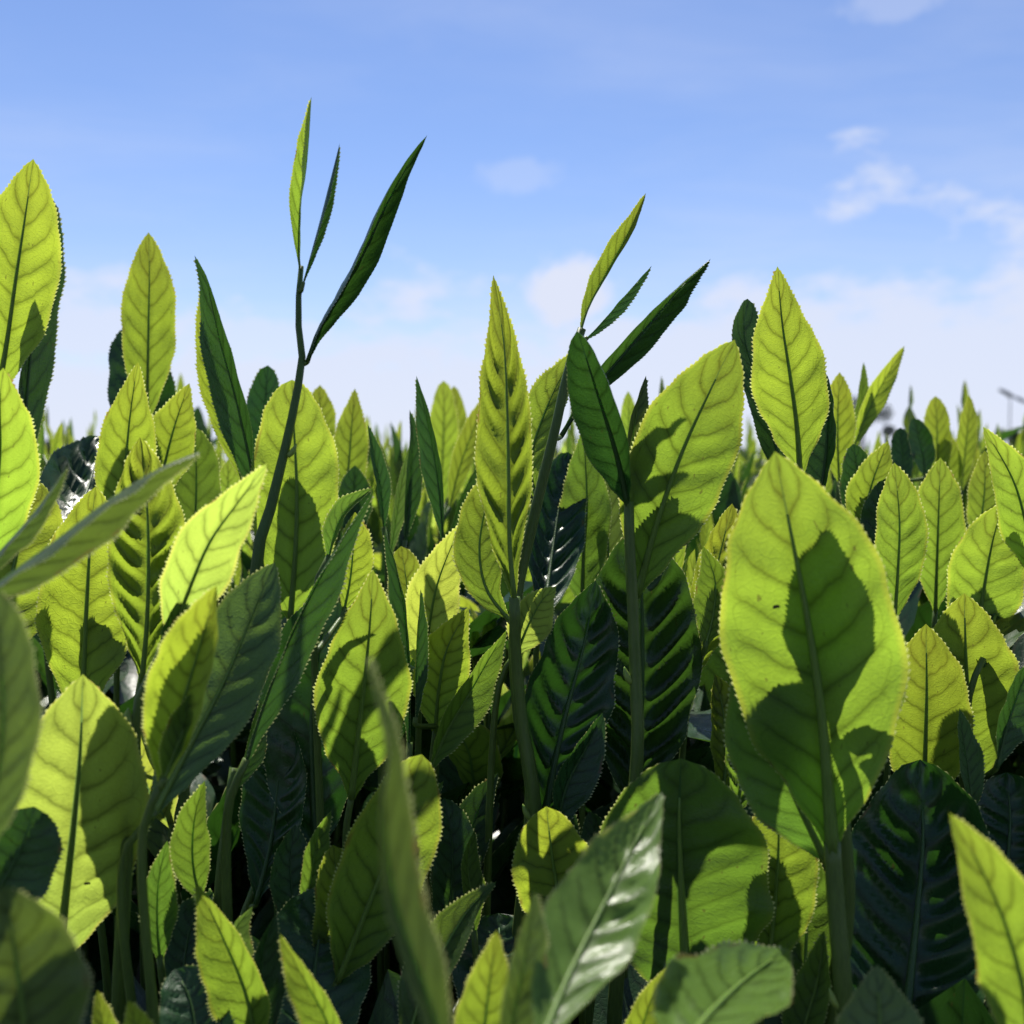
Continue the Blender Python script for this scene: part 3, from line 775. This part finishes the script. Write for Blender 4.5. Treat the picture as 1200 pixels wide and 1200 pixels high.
H('lit strip of a leaf between the large round leaf and the biggest stalk', None, [
    L([(930,1260),(944,1200),(958,1150),(966,1090)], 46, 19.4, 19.2, m='m', roll=-20, fold=24, s='t')])
H('narrow bright leaf at the bottom edge between two blurred foreground leaves', None, [
    L([(740,1290),(748,1230),(760,1180),(784,1130)], 44, 17.5, 17.4, m='y', roll=14, fold=18, s='t')])
H('yellow leaf behind the bright narrow leaf at the lower right edge', None, [
    L([(1216,1200),(1206,1140),(1196,1080),(1184,1030)], 60, 17, 17, m='y', roll=4, fold=10, s='e')])
H('dark bluish leaf in the shade at the right edge below the middle', None, [
    L([(1176,1080),(1180,1020),(1184,960),(1180,905)], 96, 22, 23, m='o', roll=-6, fold=10, s='r', q=.26)])

H('lit young leaf in the gap between the large bright leaf and the half-folded pair', None, [
    L([(188,1130),(184,1080),(186,1030),(196,985)], 40, 20, 19.8, m='m', roll=12, fold=22, s='t')])
H('dark leaf curling right in the gap behind the cluster of thin stalks, lower left', None, [
    L([(214,1180),(216,1130),(226,1080),(250,1045)], 46, 20.6, 21.4, m='k', roll=-20, fold=26, s='e', q=.2)])
H('slim lit leaf crossing the dark gap below the diamond-shaped leaf', None, [
    L([(356,1080),(364,1030),(372,985),(388,950)], 30, 21.6, 21.4, m='m', roll=20, fold=26, s='n')])
H('dark leaf hanging over the deep gap just right of the very blurred foreground blade', None, [
    L([(520,1110),(528,1050),(530,990),(520,935)], 52, 23.2, 23.8, m='k', roll=14, fold=18, s='r', q=.2)])
H('small lit leaf tip in the deep gap under the half-folded toothed leaf, centre', None, [
    L([(500,1010),(500,970),(506,940),(520,915)], 28, 23.6, 23.4, m='m', roll=-16, fold=24, s='t')])
H('shaded leaf leaning against the thick pale stalk from the right', None, [
    L([(664,1040),(656,990),(650,950),(636,905)], 40, 23.8, 24, m='k', roll=20, fold=22, s='t', q=.15)])
H('lit leaf edge showing between the banded dark leaf and the biggest leaf', None, [
    L([(846,940),(850,890),(848,840),(838,790)], 44, 24, 24, m='y', roll=24, fold=26, s='e', q=.3)])
H('curled small leaf low between the cluster of stalks and the bright toothed leaf', None, [
    L([(262,1180),(268,1130),(276,1090),(296,1062)], 36, 19.6, 19.8, m='g', roll=30, fold=30, s='t')])

# ------------------------------------------------------------------ shoots crowding the rest of the hedge top
rng = random.Random(21)
def local_leaf(seed, Lc, Wc, mat, fold, quilt, lean, shape='e', nL=14, nW=3, tooth=0.0004, curl=12):
    """a leaf in its own frame: base at the origin, growing up, face towards -Y, arched backwards"""
    r = random.Random(seed)
    pts = [Vector((r.uniform(-.03, .03) * Lc * k, -lean * Lc * (k ** 2), Lc * k * (1 - 0.12 * abs(lean) * k))) for k in (0, .33, .66, 1)]
    ref = lambda p: Vector((0, -1, 0))
    v, f, u, cp, N, LL = leaf_geo(pts, Wc / 2, ref, 0, radians(r.uniform(-70, 70)), radians(fold), radians(curl), quilt, 0.08, shape, nL, nW, tooth, seed)
    return v, f, u, MAT[mat]

def stem_local(h, bend, r0=0.0009, r1=0.0014):
    pts = [Vector((bend * (k ** 2), bend * .4 * k, h * k)) for k in (0, .35, .7, 1)]
    return tube_geo(pts, [r1, r0 * 1.1, r0 * .7], 6, 8), pts

# kinds of shoot: each a list of (leaf mesh, height up the stem, turn, outward angle)
YL = [local_leaf(300 + i, *a) for i, a in enumerate([
    (.036, .0085, 'y', 34, .04, .10, 'n'), (.042, .014, 'y', 18, .06, -.12, 't'), (.048, .017, 'y', 16, .14, .18, 'e'),
    (.052, .020, 'y', 12, .20, -.2, 'e'), (.030, .007, 'm', 40, .03, .06, 'n'), (.050, .021, 'm', 12, .10, .2, 'r'),
    (.044, .017, 'b', 10, .06, .12, 't'), (.055, .024, 'o', 12, .22, .25, 'r'), (.050, .020, 'k', 16, .14, -.2, 'e'), (.040, .010, 'k', 36, .05, .12, 'n')])]
YM = [mesh('leaf', v, f, m, u) for v, f, u, m in YL]
def make_kind(seed):
    r = random.Random(seed)
    h = r.uniform(.085, .115)
    bend = r.uniform(-.012, .012)
    (sv, sf), pts = stem_local(h, bend)
    items = []
    turn = r.uniform(0, 2 * pi)
    nl = r.choice((4, 5, 5, 6))
    for k in range(nl):
        f = k / (nl - 1)
        z = h * (0.30 + 0.70 * f)
        if k == nl - 1: mi, out = r.choice((0, 4, 0)), r.uniform(2, 8)
        elif k == nl - 2: mi, out = r.choice((0, 1, 6, 9)), r.uniform(6, 24)
        elif f > .35: mi, out = r.choice((1, 2, 2, 3, 6, 5)), r.uniform(12, 36)
        else: mi, out = r.choice((3, 5, 7, 8, 8)), r.uniform(20, 55)
        turn += 2.4 + r.uniform(-.4, .4)
        pos = Vector((bend * (z / h) ** 2, bend * .4 * z / h, z))
        M = Matrix.Translation(pos) @ Matrix.Rotation(turn, 4, 'Z') @ Matrix.Rotation(radians(-out), 4, 'X') @ Matrix.Scale(r.uniform(.8, 1.1), 4)
        items.append((mi, M))
    return mesh('stem', sv, sf, MSTEM), (sv, sf), items, h
KINDS = [make_kind(900 + i) for i in range(14)]

def field_positions():
    pts = []
    y = 0.30
    while y < 2.75:
        step = 0.027 + 0.012 * min(1.5, y)
        half = y * 0.52 + 0.17
        x = -half
        while x < half:
            px, py = x + rng.uniform(-.4, .4) * step, y + rng.uniform(-.4, .4) * step
            pts.append((px, py, y)); x += step
        y += step
    return pts
cells = field_positions()
cells.sort(key=lambda p: p[1])
def hero_clear(x, y):
    return all((x - a) ** 2 + (y - b) ** 2 > 0.011 ** 2 for a, b in hero_xy)
near, far = [], []
for (x, y, ry) in cells:
    if y < 0.50 and not hero_clear(x, y): continue
    if y < 0.36 and rng.random() < .25: continue
    # tips stay lower near the camera, where the hand-placed shoots are the tall ones
    top = rng.gauss(0.012, 0.026)
    if y < 0.42: top = rng.uniform(-.045, .002) * (1.0 if y < .36 else .8)
    elif y < 0.62: top = rng.gauss(0.004, 0.013)
    top = min(top, 0.075 * min(1.0, y / .6))
    inview = -40 < x / y * FPX + 600 < 1240
    (near if len(near) < 255 and inview else far).append((x, y, top, ry))

ORD = ['first', 'second', 'third', 'fourth', 'fifth', 'sixth', 'seventh', 'eighth', 'ninth', 'tenth', 'eleventh', 'twelfth', 'thirteenth', 'fourteenth', 'fifteenth', 'sixteenth', 'seventeenth', 'eighteenth', 'nineteenth', 'twentieth', 'farthest', 'farthest', 'farthest', 'farthest', 'farthest']
ZONE = ['at the left edge', 'below the lone elliptical leaf', 'below the dark horn-shaped leaf', 'behind the tall thin stalk',
        'below the needle-like blades', 'left of the long wrinkled leaf', 'between the two central stalks', 'right of the straight green stalk',
        'behind the biggest leaf (left half)', 'behind the biggest leaf (right half)', 'just right of the biggest leaf', 'at the right edge']
rows_y = sorted(set(ry for _, _, _, ry in near)); cells_z = {}
def zone(x, y): return int(min(11, max(0, (x / y * FPX + 600) // 100)))
for q in sorted(near): cells_z.setdefault((zone(q[0], q[1]), rows_y.index(q[3])), []).append(q)
LAB = {}
for (zn, rw), qs in cells_z.items():
    for k, q in enumerate(qs):
        extra = '' if len(qs) == 1 else ((', left one', ', right one')[k] if len(qs) == 2 else ', %s from left' % ORD[k])
        LAB[q] = 'shoot in the %s row back, %s%s' % (ORD[rw], ZONE[zn], extra)
for q in near:
    x, y, top, ry = q
    sm, _, items, h = rng.choice(KINDS)
    lab, grp = LAB[q], ('low shoots filling in between the tall foreground shoots' if y < .40 else 'shoots in the rows behind the tall foreground shoots')
    sc = rng.uniform(.78, 1.08)
    tipz = max(M.translation.z for _, M in items) + .034
    z = CAM.z + top - tipz * sc
    rt = thing('tea_shoot', (x, y, z), lab, 'tea shoot', grp)
    rt.rotation_euler = (rng.uniform(-.10, .10), rng.uniform(-.12, .12), rng.uniform(0, 2 * pi))
    rt.scale = (sc, sc, sc)
    link('stem', sm, rt)
    for mi, M in items:
        link('leaf', YM[mi], rt, mat=M)
    if z > ZBUSH:   # the part of the stalk below, down into the hedge
        pass

# farther shoots than those: one crowd
order = ['y', 'm', 'b', 'o', 'k']
FM = {}
for i, a in enumerate([(.036, .0085, 'y', 34, .0, .10, 'n'), (.042, .014, 'y', 18, .0, -.12, 't'), (.048, .019, 'y', 10, .0, .14, 'e'),
    (.052, .022, 'y', 8, .0, -.16, 'e'), (.030, .007, 'm', 40, .0, .06, 'n'), (.050, .021, 'm', 12, .0, .2, 'r'),
    (.044, .017, 'b', 10, .0, .12, 't'), (.055, .024, 'o', 12, .1, .25, 'r'), (.050, .020, 'k', 16, .1, -.2, 'e'), (.040, .010, 'k', 36, .0, .12, 'n')]):
    v, f, u, m = local_leaf(500 + i, *a, nL=7, nW=1, tooth=None)
    FM[i] = (v, f, u, order.index(a[2]))
def crowd(name, plants, label, cat):
    V, F, U, MI = [], [], [], []
    def add(v, f, u, mi, M):
        o = len(V)
        for p in v: V.append(M @ p)
        F.extend([tuple(k + o for k in q) for q in f]); U.extend(u); MI.extend([mi] * len(f))
    for (x, y, top, ry) in plants:
        _, (sv, sf), items, h = rng.choice(KINDS)
        sc = rng.uniform(.78, 1.08)
        tipz = max(M.translation.z for _, M in items) + .034
        R = Matrix.Translation((x, y, CAM.z + top - tipz * sc)) @ Matrix.Rotation(rng.uniform(0, 2 * pi), 4, 'Z') @ Matrix.Rotation(rng.uniform(-.12, .12), 4, 'X') @ Matrix.Scale(sc, 4)
        for mi, M in items[1:]:
            v, f, u, m = FM[mi]; add(v, f, u, m, R @ M)
        pts = [Vector((0, 0, h * .2)), Vector((0, 0, h))]
        vv, ff = tube_geo(pts, [.0012, .0007], 3, 1, cap=False)
        add(vv, ff, [(.5, .5)] * len(vv), 5, R)
    me = mesh(name, V, F, [MAT[k] for k in order] + [MSTEM], U, mi=MI)
    o = link(name, me); o['kind'] = 'stuff'; o['label'] = label; o['category'] = cat
    return o
crowd('distant_tea_shoots', far, 'crowd of tiny blurred tea shoots stretching to the far edge of the hedge under the sky', 'tea shoots')

# ------------------------------------------------------------------ the hedge body: mature leaves, twigs and an added dark core
hedge = thing('tea_hedge', (0, 1.0, 0.0), 'clipped tea hedge whose dark mature leaves and twigs show in the shade between the shoots', 'hedge')
ML = [mesh('leaf', *(lambda q: (q[0], q[1], q[3], q[2]))(local_leaf(700 + i, .060 + .004 * (i % 3), .024 + .002 * (i % 2), 'o' if i % 3 else 'k', 12, .22, .16 * (1 if i % 2 else -1), 'r' if i % 2 else 'e', 18, 4))) for i in range(5)]
hl = Vector(hedge.location)
cnt = 0
mature = []
r2 = random.Random(5)
def canopy_z(x, y):
    return CAM.z - 0.088 + 0.012 * sin(x * 9 + 1) + 0.010 * sin(y * 7) - max(0, (y - 2.2)) * .03
for k in range(7000):
    y = 0.13 + 2.6 * (r2.random() ** 1.9)
    x = r2.uniform(-1, 1) * (y * .54 + .16)
    layer = r2.random()
    z = canopy_z(x, y) - 0.16 * layer ** 1.1
    if y < .31: z = min(z, CAM.z - .066 - .45 * y - .08 * layer)
    mature.append((y, x, z, layer))
mature.sort()
vis = [m for m in mature if m[3] < .45]
for (y, x, z, layer) in vis[:290]:
    M = Matrix.Translation(Vector((x, y, z)) - hl) @ Matrix.Rotation(r2.uniform(0, 2 * pi), 4, 'Z') @ Matrix.Rotation(radians(r2.uniform(-75, -20)), 4, 'X') @ Matrix.Scale(r2.uniform(.8, 1.15), 4)
    if y < .33: M = M @ Matrix.Scale(r2.uniform(.5, .72), 4)
    link('leaf', ML[r2.randrange(5)], hedge, mat=M)
rest = [m for m in mature if not (m in vis[:290])] if False else vis[290:] + [m for m in mature if m[3] >= .45]
V, F, U, MI = [], [], [], []
lo = [local_leaf(740 + i, .062, .026, 'o', 12, .2, .2 * (1 if i % 2 else -1), 'r', nL=8, nW=2, tooth=None) for i in range(3)]
for (y, x, z, layer) in rest:
    v, f, u, _ = lo[r2.randrange(3)]
    M = Matrix.Translation(Vector((x, y, z)) - hl) @ Matrix.Rotation(r2.uniform(0, 2 * pi), 4, 'Z') @ Matrix.Rotation(radians(r2.uniform(-85, -15)), 4, 'X') @ Matrix.Scale(r2.uniform(.8, 1.15), 4)
    o = len(V); V.extend(M @ p for p in v); F.extend(tuple(k + o for k in q) for q in f); U.extend(u); MI.extend([0 if (o // 7) % 4 else 1] * len(f))
o = link('foliage', mesh('foliage', V, F, [MAT['o'], MAT['k']], U, mi=MI), hedge); o['kind'] = 'stuff'
# twigs
V, F = [], []
for k in range(420):
    y = 0.32 + 2.1 * r2.random() ** 1.7; x = r2.uniform(-1, 1) * (y * .5 + .08)
    a = Vector((x, y, .45)) - hl; b = Vector((x + r2.uniform(-.05, .05), y + r2.uniform(-.05, .05), canopy_z(x, y) - r2.uniform(.03, .10))) - hl
    m_ = a.lerp(b, .6) + Vector((r2.uniform(-.03, .03), r2.uniform(-.03, .03), 0))
    v, f = tube_geo([a, m_, b], [.004, .0028, .0018], 5, 6)
    o = len(V); V.extend(v); F.extend(tuple(q + o for q in g) for g in f)
o = link('twigs', mesh('twigs', V, F, MTWIG), hedge); o['kind'] = 'stuff'
# added core of the hedge: a solid near-black sheet, blocks light and darkens gaps
core_m = leaf_material('core_shade', (0.01, 0.02, 0.005), (0.012, 0.022, 0.010), 0.05, 0.7, spec=.1)
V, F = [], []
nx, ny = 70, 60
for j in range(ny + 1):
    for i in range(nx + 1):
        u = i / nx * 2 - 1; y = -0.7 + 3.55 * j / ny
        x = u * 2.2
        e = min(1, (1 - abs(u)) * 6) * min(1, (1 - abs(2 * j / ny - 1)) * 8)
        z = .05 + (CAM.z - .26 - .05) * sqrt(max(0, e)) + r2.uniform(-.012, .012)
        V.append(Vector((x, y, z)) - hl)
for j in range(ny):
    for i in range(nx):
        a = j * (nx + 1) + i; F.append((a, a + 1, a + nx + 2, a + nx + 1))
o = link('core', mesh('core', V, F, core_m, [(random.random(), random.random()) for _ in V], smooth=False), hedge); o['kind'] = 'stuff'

# ------------------------------------------------------------------ ground, far trees and frost fans
def simple_mat(name, c1, c2, scale, rough=.9):
    M = bpy.data.materials.new(name); M.use_nodes = True
    t = NT(M.node_tree); pb = t.n['Principled BSDF']
    tc = t.node('ShaderNodeTexCoord').outputs['Object']
    t.put(pb.inputs['Base Color'], t.mix(t.noise(tc, scale, 6.0, .65), c1, c2)); pb.inputs['Roughness'].default_value = rough
    return M
g = link('ground', mesh('ground', [Vector(p) for p in ((-600, -600, 0), (600, -600, 0), (600, 900, 0), (-600, 900, 0))], [(0, 1, 2, 3)], simple_mat('soil', (.07, .05, .03), (.05, .08, .025), 3.0)))
g['kind'] = 'structure'

mcrown = simple_mat('far_foliage', (.02, .035, .02), (.05, .08, .03), 2.0)
def far_tree(x, y, h, wdt, label, seed):
    r = random.Random(seed)
    t = thing('far_tree', (x, y, 0), label, 'tree')
    v, f = tube_geo([Vector((0, 0, 0)), Vector((.1, 0, h * .4)), Vector((0, .1, h * .8))], [.22, .15, .05], 7, 8)
    for k in range(5):
        an = r.uniform(0, 6.28)
        v2, f2 = tube_geo([Vector((.05, 0, h * (.35 + .08 * k))), Vector((cos(an) * wdt * .4, sin(an) * wdt * .4, h * (.6 + .07 * k)))], [.07, .02], 5, 3)
        o = len(v); v.extend(v2); f.extend(tuple(q + o for q in g_) for g_ in f2)
    link('trunk', mesh('trunk', v, f, MTWIG), t, (0, 0, 0))
    V, F = [], []
    cl = [(Vector((r.gauss(0, .3) * wdt, r.gauss(0, .3) * wdt, h * r.uniform(.45, .92))), r.uniform(.16, .30) * wdt) for _ in range(12)]
    for c, rad in cl:
        for k in range(240):
            d = Vector((r.gauss(0, 1), r.gauss(0, 1), r.gauss(0, .8))).normalized() * rad * r.random() ** .4
            p = c + d; a = Vector((r.gauss(0, 1), r.gauss(0, 1), r.gauss(0, 1))).normalized(); b = a.orthogonal().normalized(); s = .16
            o = len(V); V += [p - b * s * .5, p + a * s, p + b * s * .5, p - a * s]; F.append((o, o + 1, o + 2, o + 3))
    link('crown', mesh('crown', V, F, mcrown, smooth=False), t, (0, 0, 0))
def at_horizon(px, py, dist):
    q = P(px, py, dist); return q.x, q.y, q.z
for (px, py, dist, wd, lab, sd_) in ((1010, 452, 90, 3.4, 'dark blurred treetop far away just right of the tallest right-hand leaf', 1),
                                     (1184, 508, 110, 2.0, 'small dark blurred treetop far away near the right edge', 2),
                                     (48, 526, 90, 3.6, 'blurred bluish treetop far away near the left edge', 3),
                                     (452, 545, 100, 4.2, 'hazy treetop far away behind the dark needle-like blades', 4)):
    x, y, z = at_horizon(px, py, dist)
    far_tree(x, y, z * 1.08, wd, lab, sd_)
# a frost fan on its pole
mmet = simple_mat('painted_metal', (.16, .17, .18), (.24, .25, .26), 9.0, .5)
x, y, z = at_horizon(1184, 464, 72)
ff = thing('frost_fan', (x, y, 0), 'thin pole with a blurred frost fan on top, far away at the right edge', 'frost fan')
v, f = tube_geo([Vector((0, 0, 0)), Vector((0, 0, z * .5)), Vector((0, 0, z - .1))], [.05, .045, .04], 10, 6)
link('pole', mesh('pole', v, f, mmet), ff, (0, 0, 0))
v, f = tube_geo([Vector((0, .35, z + .02)), Vector((0, 0, z)), Vector((0, -.35, z - .04))], [.08, .12, .09], 12, 6)
link('motor', mesh('motor', v, f, mmet), ff, (0, 0, 0))
for k in range(2):
    an = radians(-25 + 180 * k); d = Vector((cos(an), 0, sin(an))); n_ = Vector((0, 1, 0)); c_ = d.cross(n_)
    V = []
    for q, wd in ((0.06, .05), (.3, .12), (.7, .13), (1.05, .08)):
        for s1 in (-1, 1):
            for s2 in (-.012, .012):
                V.append(Vector((0, -.38, z - .04)) + d * q + c_ * wd * s1 + n_ * (s2 + .05 * s1 * (1 - q * .5)))
    F = []
    for q in range(3):
        b = q * 4
        for a_, b_ in ((0, 1), (1, 3), (3, 2), (2, 0)): F.append((b + a_, b + b_, b + 4 + b_, b + 4 + a_))
    F += [(0, 1, 3, 2), (12, 14, 15, 13)]
    link('blade', mesh('blade', V, F, mmet), ff, (0, 0, 0))
